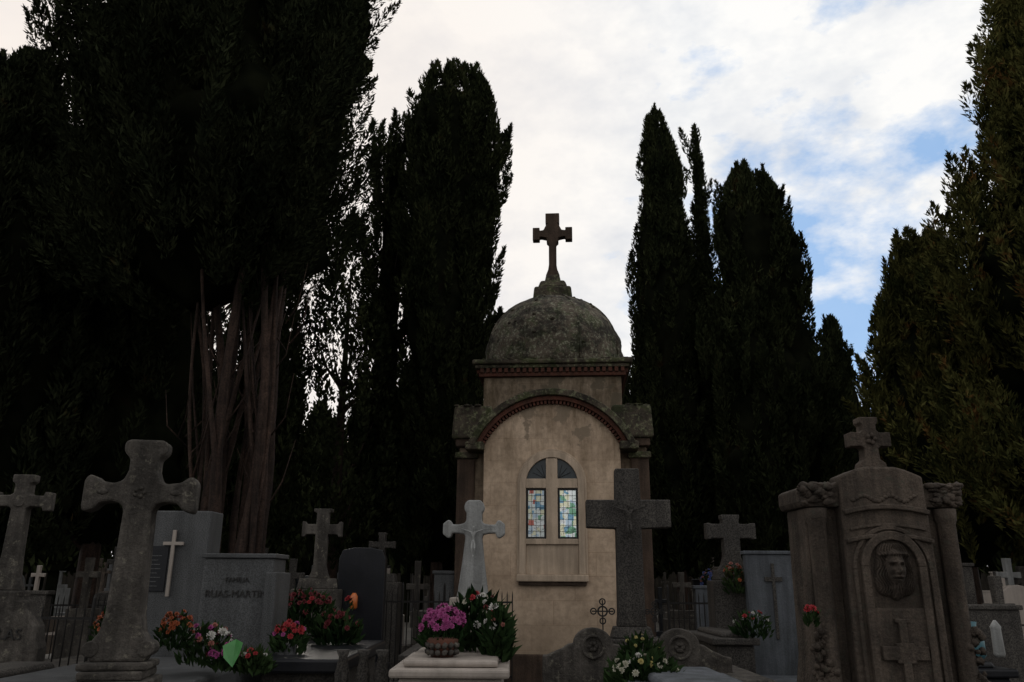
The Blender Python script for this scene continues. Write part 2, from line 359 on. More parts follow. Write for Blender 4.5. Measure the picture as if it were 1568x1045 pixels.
box('finial_top',-.15,.15,cy-.15,cy+.15,6.85,7.0,'roofstone',ch,.03,.03)
h=[(.13,6.98),(.085,7.1),(.07,7.2),(.07,7.62),(.11,7.66),(.11,7.74),(.2,7.76),(.24,7.76),(.24,7.7),(.37,7.7),(.37,7.95),(.24,7.95),(.24,7.89),(.17,7.9),(.13,7.98),(.09,8.03),(.13,8.04),(.13,8.24)]
h=[(x,z+.01) for x,z in h]
prism('roof_cross',mirror(h),cy-.08,cy+.08,'brownstone',ch,.012)
def archframe(name,hw_o,hw_i,ztop_c,z0,y0,y1,mat):
    o=[(hw_o,z0)]+[(hw_o*math.cos(t),ztop_c+hw_o*math.sin(t)) for t in [math.pi/2*i/14 for i in range(15)]]
    i_=[(hw_i,z0)]+[(hw_i*math.cos(t),ztop_c+hw_i*math.sin(t)) for t in [math.pi/2*i/14 for i in range(15)]]
    O=o+[(-x,z) for x,z in reversed(o[:-1])]; I=i_+[(-x,z) for x,z in reversed(i_[:-1])]
    n=len(O); V=[(x,y,z) for y in (y0,y1) for x,z in O]+[(x,y,z) for y in (y0,y1) for x,z in I]
    F=[]
    for k in range(n-1):
        F+=[(k,k+1,2*n+k+1,2*n+k),(n+k,n+k+1,3*n+k+1,3*n+k),(k,k+1,n+k+1,n+k),(2*n+k,2*n+k+1,3*n+k+1,3*n+k)]
    F+=[(0,n,3*n,2*n),(n-1,2*n-1,4*n-1,3*n-1)]
    return mk(name,V,F,mat,ch,.006)
archframe('window_frame',.48,.385,3.0,1.70,-.075,.01,'frame')
archframe('window_moulding',.515,.478,3.0,1.70,-.045,.01,'frame')
box('window_mullion',-.085,.085,-.072,.01,2.12,3.37,'frame',ch,.008)
box('window_transom',-.384,.384,-.068,.01,2.93,3.07,'frame',ch,.008)
box('panel_rail',-.384,.384,-.07,.01,2.12,2.20,'frame',ch,.008)
box('blind_panel',-.384,.384,-.03,.01,1.70,2.12,'frame',ch,.006)
box('window_sill',-.52,.52,-.11,.01,1.60,1.70,'frame',ch,.015)
box('window_sill_lower',-.49,.49,-.07,.01,1.55,1.60,'brownstone',ch,.01)
for s in (-1,1):
    xa,xb=sorted((s*.087,s*.383))
    box('stained_glass_pane',xa,xb,-.012,-.006,2.202,2.928,'glass%d'%s,ch,0)
    parts=[boxg(xa,xa+.03,-.028,-.008,2.202,2.928),boxg(xb-.03,xb,-.028,-.008,2.202,2.928),boxg(xa+.031,xb-.031,-.028,-.008,2.202,2.228),boxg(xa+.031,xb-.031,-.028,-.008,2.902,2.928)]
    for k in range(1,8): parts.append(boxg(xa+.031,xb-.031,-.022,-.013,2.222+k*.086-.002,2.222+k*.086+.002))
    for k in (.28,.5,.72):
        x=xa+(xb-xa)*k; parts.append(boxg(x-.002,x+.002,-.024,-.0135,2.229,2.901))
    mk('pane_leading',*merge(parts),'lead',ch)
    q=[(s*.087,3.072),(s*.38,3.072)]+[(s*.383*math.cos(t),3.0+.383*math.sin(t)) for t in [rad(12+ i*6.0) for i in range(11)]]+[(s*.087,3.37)]
    prism('lunette_glass',q,-.012,-.006,'glassd',ch,0)
    parts=[tubeg([(s*.1,-.02,3.08),(s*.1+s*.2*math.cos(rad(a)),-.02,3.08+.2*math.sin(rad(a)))],[.004,.004],5) for a in (25,50,75)]
    mk('lunette_leading',*merge(parts),'lead',ch)

# ------------------------------------------------------------------ corpus figure via skin
def corpus(parent,loc,s,mat):
    J=[((0,0,0),.055),((0,-.02,.12),.05),((0,-.03,.28),.075),((0,-.03,.36),.04),((0,-.06,.43),.05),((.01,-.075,.52),.062),((0.005,-.07,.58),.035),
       ((.12,-.01,.36),.032),((.3,0,.42),.024),((.47,.01,.48),.017),((.53,.01,.49),.02),
       ((-.12,-.01,.36),.032),((-.3,0,.42),.024),((-.47,.01,.48),.017),((-.53,.01,.49),.02),
       ((.05,-.02,-.06),.055),((.06,-.11,-.28),.04),((.03,-.03,-.52),.026),((.015,-.07,-.6),.024),
       ((-.05,-.02,-.06),.055),((-.05,-.12,-.28),.04),((-.02,-.05,-.52),.026),((-.01,-.09,-.61),.024),
       ((0,-.01,-.08),.075)]
    Ed=[(0,1),(1,2),(2,3),(3,4),(4,5),(5,6),(2,7),(7,8),(8,9),(9,10),(2,11),(11,12),(12,13),(13,14),(0,23),(23,15),(15,16),(16,17),(17,18),(23,19),(19,20),(20,21),(21,22)]
    me=bpy.data.meshes.new('corpus'); me.from_pydata([(x*s,y*s,z*s) for (x,y,z),r in J],Ed,[]); me.materials.append(M[mat])
    o=bpy.data.objects.new('corpus',me); COL.objects.link(o); o.parent=parent; o.location=loc
    bpy.context.view_layer.objects.active=o
    o.modifiers.new('s','SKIN'); 
    if not me.skin_vertices: 
        bm=bmesh.new(); bm.from_mesh(me); bm.verts.layers.skin.verify(); bm.to_mesh(me); bm.free()
    for i,(p,r) in enumerate(J): me.skin_vertices[0].data[i].radius=(r*s,r*s)
    me.skin_vertices[0].data[0].use_root=True
    o.modifiers.new('d','SUBSURF').levels=2; o.modifiers['d'].render_levels=2
    return o
def letters(parent,text,size,loc,mat,ext=.004):
    c=bpy.data.curves.new('inscription','FONT'); c.body=text; c.size=size; c.align_x='CENTER'; c.extrude=ext; c.materials.append(M[mat])
    o=bpy.data.objects.new('inscription',c); COL.objects.link(o); o.parent=parent; o.location=loc; o.rotation_euler=(rad(90),0,0); return o

# ------------------------------------------------------------------ far-left cross
g=E('stone_cross_grave',(-4.22,7,0),4)
h=[(.13,1.5),(.085,1.6),(.07,1.8),(.062,2.17),(.09,2.19),(.19,2.185),(.2,2.15),(.25,2.155),(.25,2.31),(.2,2.315),(.19,2.28),(.09,2.285),(.062,2.3),(.062,2.38),(.09,2.4),(.09,2.46)]
prism('cross',mirror(h),-.055,.055,'greystone',g,.01)
h=[(.36,0),(.36,1.05),(.34,1.1),(.32,1.22),(.22,1.36),(.2,1.42),(.16,1.43),(.16,1.5)]
prism('pedestal',mirror(h),-.1,.1,'greystone',g,.015)
mk('medallion',*tubeg([(0,-.055,2.23),(0,-.068,2.23)],[.05,.045],20),'greystone',g,.003)
letters(g,'NCOLAS',.12,(0,-.106,1.12),'gold')
# ------------------------------------------------------------------ big left cross
g=E('stone_cross_monument',(-2.28,5,0),10)
h=[(.15,1.14),(.165,1.19),(.155,1.25),(.12,1.3),(.10,1.4),(.092,1.6),(.082,2.0),(.10,2.035),(.15,2.05),(.22,2.045),(.26,2.0),(.31,1.985),(.325,2.01),(.325,2.175),(.30,2.21),(.27,2.2),(.23,2.17),(.15,2.16),(.105,2.18),(.082,2.24),(.082,2.31),(.11,2.34),(.125,2.36),(.125,2.41),(.10,2.43)]
prism('cross',mirror(h),-.075,.075,'greystone',g,.016)
for i,(zz,ww) in enumerate(((1.10,.19),(1.05,.175),(0,.21))):
    box('base_%d'%i,-ww,ww,-.16-.02*i,.16+.02*i,zz,(1.14,1.098,1.048)[i],'greystone',g,.012)
mk('scrolls',*merge([tubeg([(s*.15,-.085,1.21),(s*.15,.085,1.21)],[.045,.045],14) for s in (-1,1)]),'greystone',g,.006)
mk('rosette',*merge([icog((.026*math.cos(a),-.076,2.105+.026*math.sin(a)),.015,1,.1,sc=(1,.5,1)) for a in [k*1.257 for k in range(5)]]+[icog((.21*s,-.075,2.105),.025,1,.2,sc=(1.6,.3,.8)) for s in (-1,1)]),'greystone',g,0,True)

# ------------------------------------------------------------------ family tomb
g=E('family_granite_tomb',(0,0,0))
box('tall_block',-3.12,-2.575,7.0,7.3,0,2.165,'granite_grey',g,.012)
box('name_block',-2.565,-1.98,6.92,7.3,.6,1.77,'granite_grey',g,.01)
box('name_block_cap',-2.585,-1.96,6.90,7.32,1.772,1.81,'granite_grey',g,.008)
box('side_stub',-2.02,-1.93,6.85,7.3,.6,1.66,'granite_grey',g,.008)
box('plinth_step',-3.3,-1.85,6.0,7.5,0,.6,'granite_grey',g,.015)
box('tomb_table',-3.2,-1.95,5.2,6.9,.601,1.0,'granite_grey',g,.02)
box('plaque',-3.10,-2.9,6.985,6.999,1.5,1.87,'granite_black',g,.003)
parts=[boxg(-3.08,-2.94+random.uniform(-.04,.02),6.980,6.984,1.54+.035*k,1.547+.035*k) for k in range(8)]
mk('plaque_text',*merge(parts),'granite_grey',g)
h=[(.014,1.46),(.014,1.875),(.085,1.875),(.085,1.903),(.014,1.903),(.014,2.0)]
prism('metal_cross',[(x-2.86,z) for x,z in mirror(h)],6.96,6.985,'marble',g,.003)
letters(g,'FAMILIA',.055,(-2.27,6.915,1.58),'gold'); letters(g,'RUAS-MARTIN',.08,(-2.27,6.915,1.46),'gold')

def simple_cross(name,x,y,zt,zb,W,a,s,mat,rz=0,flare=.3,ped=None,d=.06):
    g=E(name,(x,y,0),rz); za=zt-.3*(zt-zb); f=1+flare; e=W*.22
    h=[(s*1.7,zb),(s*1.3,zb+.06),(s,zb+.15),(s,za-a),(W-e,za-a),(W-e*.7,za-a*f),(W,za-a*f),(W,za+a*f),(W-e*.7,za+a*f),(W-e,za+a),(s,za+a),(s,zt-e),(s*f,zt-e*.7),(s*f,zt)]
    prism('cross',mirror(h),-d,d,mat,g,.008)
    pw=ped or s*3
    box('pedestal_top',-pw*.8,pw*.8,-d*2,d*2,zb-.12,zb,mat,g,.01,.02)
    box('pedestal',-pw,pw,-d*2.6,d*2.6,0,zb-.121,mat,g,.015)
    return g
simple_cross('stone_cross_grave',-2.3,10,2.44,1.62,.24,.06,.075,'greystone',5,.5,.3)
g=E('black_granite_grave',(-1.78,10,0))
prism('stele',[(-.28,0),(.28,0),(.28,1.85),(.24,1.95),(.1,1.98),(-.1,1.98),(-.24,1.95),(-.28,1.85)],-.08,.08,'granite_black',g,.01)
box('slab',-.4,.4,-1.8,-.1,0,.7,'granite_black',g,.02)
lathe('lantern',[(.03,1.28),(.045,1.3),(.045,1.42),(.02,1.46)],'lantern',g,12,(-.05,-.2))
simple_cross('dark_cross_grave',-1.95,12.5,2.3,1.7,.2,.045,.05,'granite_dark',-4,.2,.3)
g=E('raised_dark_tomb',(0,0,0))
box('slab',-1.9,-1.2,6.2,8.2,.95,1.05,'granite_black',g,.02)
box('chest',-1.83,-1.27,6.3,8.1,0,.948,'granite_dark',g,.02)
mk('balusters',*merge([tubeg([(x,6.15,.0),(x,6.15,.8),(x,6.15,.95),(x,6.15,1.07),(x,6.15,1.12)],[.05,.04,.055,.03,.05],10) for x in (-1.2,-1.05,-.92)]),'granite_dark',g,0,True)
def fence(x0,x1,y,h,st=.07):
    g=E('iron_fence',(x0,y,0)); n=int((x1-x0)/st); parts=[]
    for i in range(n+1):
        x=i*st; parts.append(tubeg([(x,0,0),(x,0,h-.06),(x,0,h)],[.008,.008,.001],5))
        if i%8==0: parts.append(tubeg([(x,0,0),(x,0,h+.06),(x,0,h+.1)],[.018,.018,.006],6))
    for z in (.4,h-.16): parts.append(boxg(0,n*st,-.01,.01,z,z+.025))
    mk('bars',*merge(parts),'iron',g)
fence(-2.0,.05,11.2,1.48); fence(2.15,3.4,11.4,1.48); fence(-5.9,-3.9,9,1.34,.09); fence(3.6,5.6,11.8,1.4,.08); fence(-8.0,-5.6,13,1.35,.09); fence(5.6,8.6,10.9,1.25,.09)

# ------------------------------------------------------------------ white crucifix
g=E('white_crucifix_grave',(-.29,6.5,0),-2)
h=[(.125,1.48),(.115,1.53),(.085,1.75),(.065,1.93),(.075,1.955),(.12,1.962),(.17,1.965),(.185,1.93),(.205,1.925),(.225,1.94),(.245,1.955),(.245,2.035),(.225,2.05),(.205,2.065),(.185,2.06),(.17,2.03),(.12,2.03),(.075,2.04),(.06,2.065),(.06,2.12),(.075,2.14),(.08,2.17),(.07,2.2),(.05,2.22)]
prism('cross',mirror(h),-.05,.05,'white',g,.01)
corpus(g,(0,-.075,1.90),.20,'white')
box('foot',-.17,.17,-.12,.12,1.42,1.48,'marble',g,.01); box('pedestal',-.24,.24,-.16,.16,0,1.418,'marble',g,.02)
g=E('marble_tomb',(0,0,0))
box('top_slab',-.70,.0,4.95,6.15,1.06,1.11,'marble',g,.015)
box('upper_slab',-.63,-.07,5.05,6.05,1.112,1.15,'marble',g,.015)
box('chest',-.65,-.05,5.0,6.1,0,1.058,'marble',g,.02)

# ------------------------------------------------------------------ dark granite crucifix + headboard
g=E('granite_crucifix_monument',(1.15,8,0),-3)
h=[(.14,1.2),(.128,1.3),(.122,2.1),(.41,2.11),(.41,2.375),(.125,2.375),(.118,2.68)]
prism('cross',mirror(h),-.09,.09,'granite_dark',g,.012)
corpus(g,(0,-.125,2.16),.30,'granite_dark')
box('collar',-.2,.2,-.14,.14,1.1,1.2,'granite_dark',g,.012,.03)
box('pedestal',-.27,.27,-.17,.17,0,1.098,'granite_dark',g,.015)
def lobe(name,cx,s):
    pts=[(cx-s*.40,0),(cx-s*.40,.85),(cx-s*.34,1.0),(cx-s*.29,1.05)]
    for t in range(0,181,15): pts.append((cx-s*.18*math.cos(rad(t)),1.06+.14*math.sin(rad(t))))
    pts+=[(cx+s*.22,1.06),(cx+s*.28,1.02),(cx+s*.42,.96),(cx+s*.46,.96),(cx+s*.46,0)]
    if s<0: pts=pts[::-1]
    prism(name,pts,-.30,-.18,'greystone',g,.012)
    arcprism(name+'_ring',(cx,1.04),.085,.105,0,2*math.pi,24,-.325,-.29,'greystone',g,.004)
    mk(name+'_rose',*merge([icog((cx+.03*math.cos(a),-.305,1.04+.03*math.sin(a)),.024,1,.2,sc=(1,.6,1)) for a in [k*1.05 for k in range(6)]]),'greystone',g,0,True)
lobe('scroll_left',-.38,-1); lobe('scroll_right',.40,1)
def iron_orn(cx,cz,r,y):
    arcprism('iron_ornament',(cx,cz),r*.35,r*.5,0,2*math.pi,20,y,y+.015,'iron',g)
    for a in (0,90,180,270):
        ca,sa=math.cos(rad(a)),math.sin(rad(a))
        arcprism('iron_lobe',(cx+ca*r*.85,cz+sa*r*.85),r*.2,r*.32,0,2*math.pi,14,y,y+.015,'iron',g)
    mk('iron_bar',*merge([boxg(cx-r,cx+r,y+.003,y+.012,cz-.006,cz+.006),boxg(cx-.006,cx+.006,y+.0035,y+.0115,cz-r*2.2,cz+r)]),'iron',g)
iron_orn(-.28,1.34,.10,-.2); iron_orn(.20,1.34,.08,-.2)

# ------------------------------------------------------------------ right mid graves
g=simple_cross('dark_granite_cross_grave',2.68,10,2.40,1.75,.30,.085,.10,'granite_dark',0,.12,.28,.07)
g=E('slab_headstone',(3.02,9.6,0),-4)
box('slab',-.3,.3,-.07,.07,.55,1.92,'bluestone',g,.012); box('cap',-.32,.32,-.09,.09,1.921,1.96,'bluestone',g,.008)
h=[(.018,1.0),(.018,1.62),(.1,1.62),(.1,1.67),(.018,1.67),(.018,1.82)]
prism('cross_relief',mirror(h),-.09,-.071,'granite_dark',g,.003)
box('base',-.42,.42,-1.9,.25,0,.55,'bluestone',g,.02)
box('lid',-.36,.36,-1.8,-.12,.551,.63,'bluestone',g,.015)

# ------------------------------------------------------------------ big carved monument
g=E('carved_stone_monument',(2.72,6,0),0); g.scale=(.93,1,1)
h=[(.72,0),(.72,.5),(.66,.62),(.635,.9),(.60,1.1),(.59,2.14)]
prism('body',mirror(h),.02,.4,'carved',g,.02)
h=[(.62,2.14),(.64,2.18),(.64,2.27),(.60,2.29),(.45,2.29),(.36,2.31),(.33,2.33)]
prism('cornice',mirror(h),-.06,.43,'carved',g,.015)
h=[(.36,0),(.35,1.5),(.33,2.36),(.2,2.41),(.12,2.43),(0,2.43)]
prism('central_pier',mirror(h),-.11,.1,'carved',g,.018)
arcprism('pier_moulding',(0,.82),1.3,1.335,rad(75.5),rad(104.5),20,-.15,-.1,'carved',g,.008)
arcprism('pier_moulding_low',(0,.60),1.32,1.35,rad(75.5),rad(104.5),20,-.145,-.1,'carved',g,.008)
arcprism('arch_band',(0,.70),1.30,1.32,rad(77),rad(103),20,-.13,-.1,'carved',g,.005)
for s in (-1,1):
    lathe('side_column',[(.085,.6),(.085,.72),(.07,.75),(.068,2.02),(.08,2.05),(.085,2.13)],'carved',g,20,(s*.51,-.02))
    rnd=random.Random(3+s)
    mk('foliage_capital',*merge([icog((s*(.50+rnd.uniform(-.10,.12)),-.05+rnd.uniform(-.04,.04),2.22+rnd.uniform(-.06,.08)),rnd.uniform(.018,.036),2,.7,sc=(1.3,.8,.8)) for k in range(80)]),'carved',g,0,True)
    mk('carved_flowers',*merge([icog((s*(.55+rnd.uniform(-.06,.08)),-.03+rnd.uniform(-.05,.03),rnd.uniform(.75,1.30)),rnd.uniform(.015,.034),2,.7) for k in range(110)]),'carved',g,0,True)
mk('leaf_frieze',*merge([icog((x,-.11,2.2+.02*math.sin(x*30)),.022,1,.4,sc=(1.3,.5,.8)) for x in np.linspace(-.24,.24,18)]),'carved',g,0,True)
def niche(cx,cz,hw,z0,y0,y1,w):
    arcprism('niche_arch',(cx,cz),hw,hw+w,0,math.pi,20,y0,y1,'carved',g,.006)
    for s in (-1,1):
        x0,x1=sorted((s*hw,s*(hw+w))); box('niche_side',cx+x0,cx+x1,y0,y1,z0,cz,'carved',g,.006)
niche(0,1.72,.185,.8,-.15,-.1,.06); niche(0,1.70,.275,.6,-.13,-.1,.03)
def face():
    nx,nz=100,124; V=[];F=[]; w,hh=.36,.46
    G=lambda x,z,cx,cz,sx,sz: math.exp(-(((x-cx)/sx)**2+((z-cz)/sz)**2))
    for j in range(nz+1):
        for i in range(nx+1):
            x=(i/nx-.5)*w; z=(j/nz-.5)*hh; ax=abs(x)
            hd=1-(x/.086)**2-((z-.01)/.14)**2
            e=.085*math.sqrt(max(hd,0))
            hw=.125+.03*max(0,min(1,(.08-z)/.15))
            hair=1-(x/hw)**4-((z-.0)/.185)**4
            hr=.038*max(hair,0)**.35*(1+.30*math.sin(ax*330+6*math.sin(z*38)))
            bd=.052*max(0,1-(x/.066)**2-((z+.125)/.085)**2)**.5*(1+.16*math.sin(ax*300+z*60))
            y=max(e,hr,bd)
            y+=.034*G(x,z,0,-.012,.012,.022)+.020*G(x,z,0,.022,.010,.04)+.008*G(ax,z,.014,-.02,.008,.008)
            y-=.030*G(ax,z,.032,.026,.019,.012); y+=.014*G(ax,z,.032,.022,.012,.007); y+=.015*G(ax,z,.034,.050,.024,.007)
            y+=.016*G(ax,z,.02,-.05,.022,.007)-.018*G(x,z,0,-.064,.022,.004)+.011*G(x,z,0,-.073,.016,.005)
            y+=.008*G(ax,z,.045,-.012,.016,.018)
            y+=.02*math.exp(-((z-.108+.8*x*x)/.014)**2)*(1+.5*math.sin(x*260))*(1 if ax<.11 else 0)
            ed=min(1,(w/2-ax)/.02,(hh/2-abs(z))/.02); y*=max(ed,0)
            V.append((x,-.112-y*1.2,z+1.70))
    for j in range(nz):
        for i in range(nx): a=j*(nx+1)+i; F.append((a,a+1,a+nx+2,a+nx+1))
    return mk('christ_face_relief',V,F,'carved',g,0,True)
face()
box('shield_plaque',-.2,.2,-.135,-.105,.72,1.44,'carved',g,.02)
h=[(.03,.85),(.03,1.08),(.07,1.08),(.07,1.1),(.17,1.1),(.17,1.19),(.07,1.19),(.07,1.21),(.03,1.21),(.03,1.34),(.055,1.345),(.055,1.37)]
prism('cross_relief',mirror(h),-.165,-.13,'carved',g,.006)
h=[(.11,2.43),(.10,2.47),(.06,2.5),(.055,2.58),(.08,2.6),(.155,2.595),(.165,2.6),(.165,2.7),(.155,2.705),(.08,2.70),(.055,2.72),(.055,2.76),(.075,2.78),(.075,2.82)]
prism('top_cross',mirror(h),-.02,.1,'carved',g,.012)
mk('top_rosette',*merge([icog((.03*math.cos(a),-.03,2.65+.03*math.sin(a)),.022,1,.2,sc=(1,.6,1)) for a in [k*1.257 for k in range(5)]]),'carved',g,0,True)

def lowtomb(x0,x1,y0,y1,z,mat,name='low_tomb'):
    g=E(name,((x0+x1)/2,(y0+y1)/2,0)); a,b=(x1-x0)/2,(y1-y0)/2
    box('lid',-a,a,-b,b,z-.07,z,mat,g,.015); box('raised_lid',-a+.12,a-.12,-b+.12,b-.12,z+.001,z+.05,mat,g,.02,.02); box('chest',-a+.05,a-.05,-b+.05,b-.05,0,z-.072,mat,g,.02)
lowtomb(.72,1.45,4.3,5.8,1.02,'bluestone'); lowtomb(1.75,2.35,7.0,8.6,.78,'greystone'); lowtomb(3.4,4.4,7.4,8.6,.9,'granite_black')
lowtomb(5.0,6.2,9.0,10.2,1.0,'marble'); lowtomb(-3.9,-3.3,5.0,6.6,.95,'granite_dark'); lowtomb(-1.1,-.2,8.4,10.4,.9,'granite_dark'); lowtomb(-5.6,-4.9,6.8,8.6,1.1,'granite_dark')
lowtomb(2.1,2.6,8.8,10.2,1.05,'granite_dark'); lowtomb(-3.0,-2.1,8.2,9.6,1.05,'granite_dark')

# ------------------------------------------------------------------ background graves
rb=random.Random(21); used=[]
mats=['greystone','granite_grey','granite_dark','granite_dark','marble','bluestone','granite_black','greystone','granite_dark','carved','white']
def headstone(x,y,w,hh,kind,mat):
    nm={'c':'cross_headstone','s':'rectangular_headstone','r':'rounded_headstone','p':'pedestal_cross_headstone'}[kind]
    if kind=='s': P=[boxg(-w,w,-.08,.08,0,hh),boxg(-w-.03,w+.03,-.1,.1,hh+.001,hh+.05)]
    elif kind=='r': P=[prismg([(-w,0),(w,0)]+[(w*math.cos(rad(t)),hh-w+w*math.sin(rad(t))) for t in range(0,181,12)],-.07,.07)]
    else:
        zb=hh*(.62 if kind=='p' else .35); a=.04; s=.045; W=.17; za=hh-.28*(hh-zb)-.04
        P=[prismg(mirror([(s,zb),(s,za-a),(W,za-a*1.2),(W,za+a*1.2),(s,za+a),(s*1.2,hh)]),-.05,.05),boxg(-w*.7,w*.7,-.15,.15,zb-.15,zb-.001),boxg(-w,w,-.2,.2,0,zb-.151)]
    P.append(boxg(-w-.1,w+.1,-1.9,-.22,0,rb.uniform(.3,.7)))
    V,F=merge(P); o=mk(nm,V,F,mat,None,.01); o.location=(x,y,0); o.rotation_euler[2]=rb.uniform(-.12,.12)
for x,y,w_,h_,k_,m_ in ((5.0,8.8,.3,1.35,'s','granite_dark'),(7.75,12.9,.22,2.0,'p','white'),(5.6,9.6,.22,1.7,'c','granite_dark'),(6.9,11.4,.3,1.6,'r','marble'),(6.3,12.0,.35,1.85,'s','granite_dark'),(8.5,13.8,.25,1.9,'p','greystone'),(5.5,12.8,.3,1.85,'p','granite_dark'),(6.6,10.2,.22,1.65,'c','greystone'),(8.4,12.2,.3,1.75,'s','white'),
    (-6.2,10.6,.35,1.4,'s','granite_dark'),(-5.2,11.4,.3,1.85,'p','greystone'),(-7.2,11.8,.3,1.7,'c','marble'),(-6.3,12.4,.25,1.9,'p','greystone'),(-8.0,13.2,.3,1.75,'r','white'),(-3.2,12.2,.25,1.9,'p','granite_dark'),(-1.45,13.0,.3,1.9,'c','greystone'),(-.9,12.6,.25,1.7,'s','granite_grey')):
    used.append((x,y)); headstone(x,y,w_,h_,k_,m_)
for k in range(900):
    y=rb.uniform(12.5,42); x=rb.uniform(-.72,.78)*y
    if -1.9<x<3.0 and y<18: continue
    if abs(x/y+.29)<.03 and y<14: continue
    if any(abs(x-a)<.9 and abs(y-b)<1.9 for a,b in used): continue
    if 16.8<y<19.2: continue
    used.append((x,y)); headstone(x,y,rb.uniform(.22,.42),rb.uniform(1.3,2.25),rb.choice('cspprscp'),rb.choice(mats))
    if len(used)>165: break

# ------------------------------------------------------------------ flowers
def bouquet(name,loc,rx,ry,h,kinds,nleaf=250,seed=0,leaf=.05,vase=None):
    rnd=random.Random(seed); par=E(name,loc); rng=np.random.default_rng(seed)
    for mat,cnt,size in kinds:
        V=[];F=[]
        for _ in range(cnt):
            a=rnd.random()*6.28; r=math.sqrt(rnd.random()); el=math.sqrt(max(0,1-r*r))
            c=Vector((rx*r*math.cos(a),ry*r*math.sin(a),h*(.35+.65*el*rnd.uniform(.7,1.1))))
            nrm=Vector((r*math.cos(a)*1.2,r*math.sin(a)*1.2-.5,.6+el*.6)).normalized()
            t1=nrm.cross(Vector((.2,.3,1))).normalized(); t2=nrm.cross(t1); sz=size*rnd.uniform(.7,1.2)
            for ring,(cnt2,ln,up) in enumerate(((9,1,.15),(8,.75,.55),(5,.45,.95))):
                for k in range(cnt2):
                    b=6.283*k/cnt2+ring*.4+rnd.uniform(-.15,.15); d=t1*math.cos(b)+t2*math.sin(b); sd=nrm.cross(d)
                    tip=c+(d*ln+nrm*up*.8)*sz*.5; mid=c+(d*ln*.6+nrm*up*.35)*sz*.5; w=sz*.13
                    o=len(V); V+=[c,mid+sd*w,tip,mid-sd*w]; F.append((o,o+1,o+2,o+3))
        mk('flowers',V,F,mat,par)
    n=nleaf; th=rng.random(n)*6.28; r=np.sqrt(rng.random(n)); z=rng.random(n)
    C=np.stack([rx*1.1*r*np.cos(th),ry*1.1*r*np.sin(th),h*z*np.sqrt(np.clip(1.15-r*r,0,1))],1)
    D=np.stack([np.cos(th)*r,np.sin(th)*r,.5+rng.random(n)],1)+rng.normal(0,.3,(n,3))
    L=leaf*rng.uniform(.7,1.8,n); bladesmesh('leaves',C,D,L,L*.17,'plant',par,rng)
    if vase:
        lathe('vase',[(.05,-.14),(.06,-.1),(.075,-.03),(.06,.02),(.07,.05)],vase,par,16)
    return par
bouquet('chrysanthemum_pot',(-.42,5.35,1.24),.145,.13,.2,[('pet_pink',95,.05)],200,1,.04)
g=E('wicker_basket',(-.42,5.3,1.15)); lathe('basket',[(.07,0),(.09,.05),(.1,.1),(.085,.11)],'brick',g,20)
mk('pine_cones',*merge([icog((.09*math.cos(a),.09*math.sin(a)-.01,z),.02,1,.5) for z in (.03,.07) for a in [k*.45 for k in range(14)]]),'greystone',g,0,True)
bouquet('mixed_flower_arrangement',(-.22,5.75,1.17),.2,.15,.36,[('pet_red',12,.05),('pet_white',6,.06),('pet_dred',8,.05),('pet_cream',8,.04)],520,2,.09)
bouquet('lily_arrangement',(-.08,5.45,1.15),.09,.09,.28,[('pet_white',4,.07),('pet_salmon',4,.04)],260,12,.1)
bouquet('mixed_flower_arrangement',(-.53,5.7,1.2),.07,.08,.2,[('pet_dred',5,.04)],200,22,.08)
bouquet('orange_flower_bouquet',(-2.58,5.5,1.19),.12,.1,.22,[('pet_orange',45,.04)],200,3,.05)
bouquet('orange_flower_bouquet',(-2.17,5.5,1.18),.11,.1,.22,[('pet_orange',40,.04),('pet_red',8,.04)],200,4,.05)
bouquet('mixed_flower_bouquet',(-2.03,5.7,1.07),.17,.12,.24,[('pet_white',10,.07),('pet_pink',12,.05),('pet_salmon',12,.045)],300,5,.06)
bouquet('pink_flower_bouquet',(-1.88,5.6,1.05),.1,.08,.15,[('pet_pink',16,.05),('pet_dred',5,.04)],160,6,.06)
bouquet('small_flower_bouquet',(-1.70,5.65,1.03),.12,.08,.13,[('pet_white',5,.05),('pet_red',6,.045)],220,7,.07)
g=E('cellophane_wrap',(-1.78,5.5,1.06)); mk('wrap',[(0,0,0),(-.06,-.01,.06),(-.075,.0,.13),(.0,.02,.17),(.06,-.02,.15),(.05,-.04,.08)],[(0,1,2),(0,2,3),(0,3,4),(0,4,5)],'ribbon',g)
bouquet('red_flower_bouquet',(-1.72,6.6,1.08),.14,.1,.2,[('pet_red',26,.055),('pet_pink',5,.05)],220,8,.06,'granite_grey')
bouquet('dark_red_flower_bouquet',(-2.15,8.8,1.1),.32,.15,.40,[('pet_dred',45,.07),('pet_red',4,.06)],400,9,.09)
bouquet('dark_red_flower_bouquet',(-1.55,7.6,1.07),.2,.12,.26,[('pet_dred',22,.06)],300,19,.09)
bouquet('red_rose',(-1.80,9.4,1.3),.05,.05,.12,[('pet_red',3,.08)],20,10,.05)
bouquet('white_flower_bouquet',(.84,5.4,1.0),.22,.14,.15,[('pet_cream',16,.05),('pet_white',5,.05),('pet_yellow',6,.04)],420,11,.08)
bouquet('yellow_foliage_bouquet',(.98,6.4,1.0),.16,.1,.22,[('pet_yellow',10,.03)],220,31,.08)
bouquet('orange_flower_bouquet',(2.62,9.7,1.5),.14,.1,.32,[('pet_orange',16,.06),('pet_salmon',6,.06)],200,13,.06)
bouquet('blue_flower_bouquet',(3.5,14.6,1.4),.16,.1,.4,[('pet_blue',30,.07),('pet_salmon',8,.08)],100,14,.07)
bouquet('red_rose_bouquet',(2.06,5.75,1.33),.05,.05,.12,[('pet_red',7,.05)],60,15,.05)
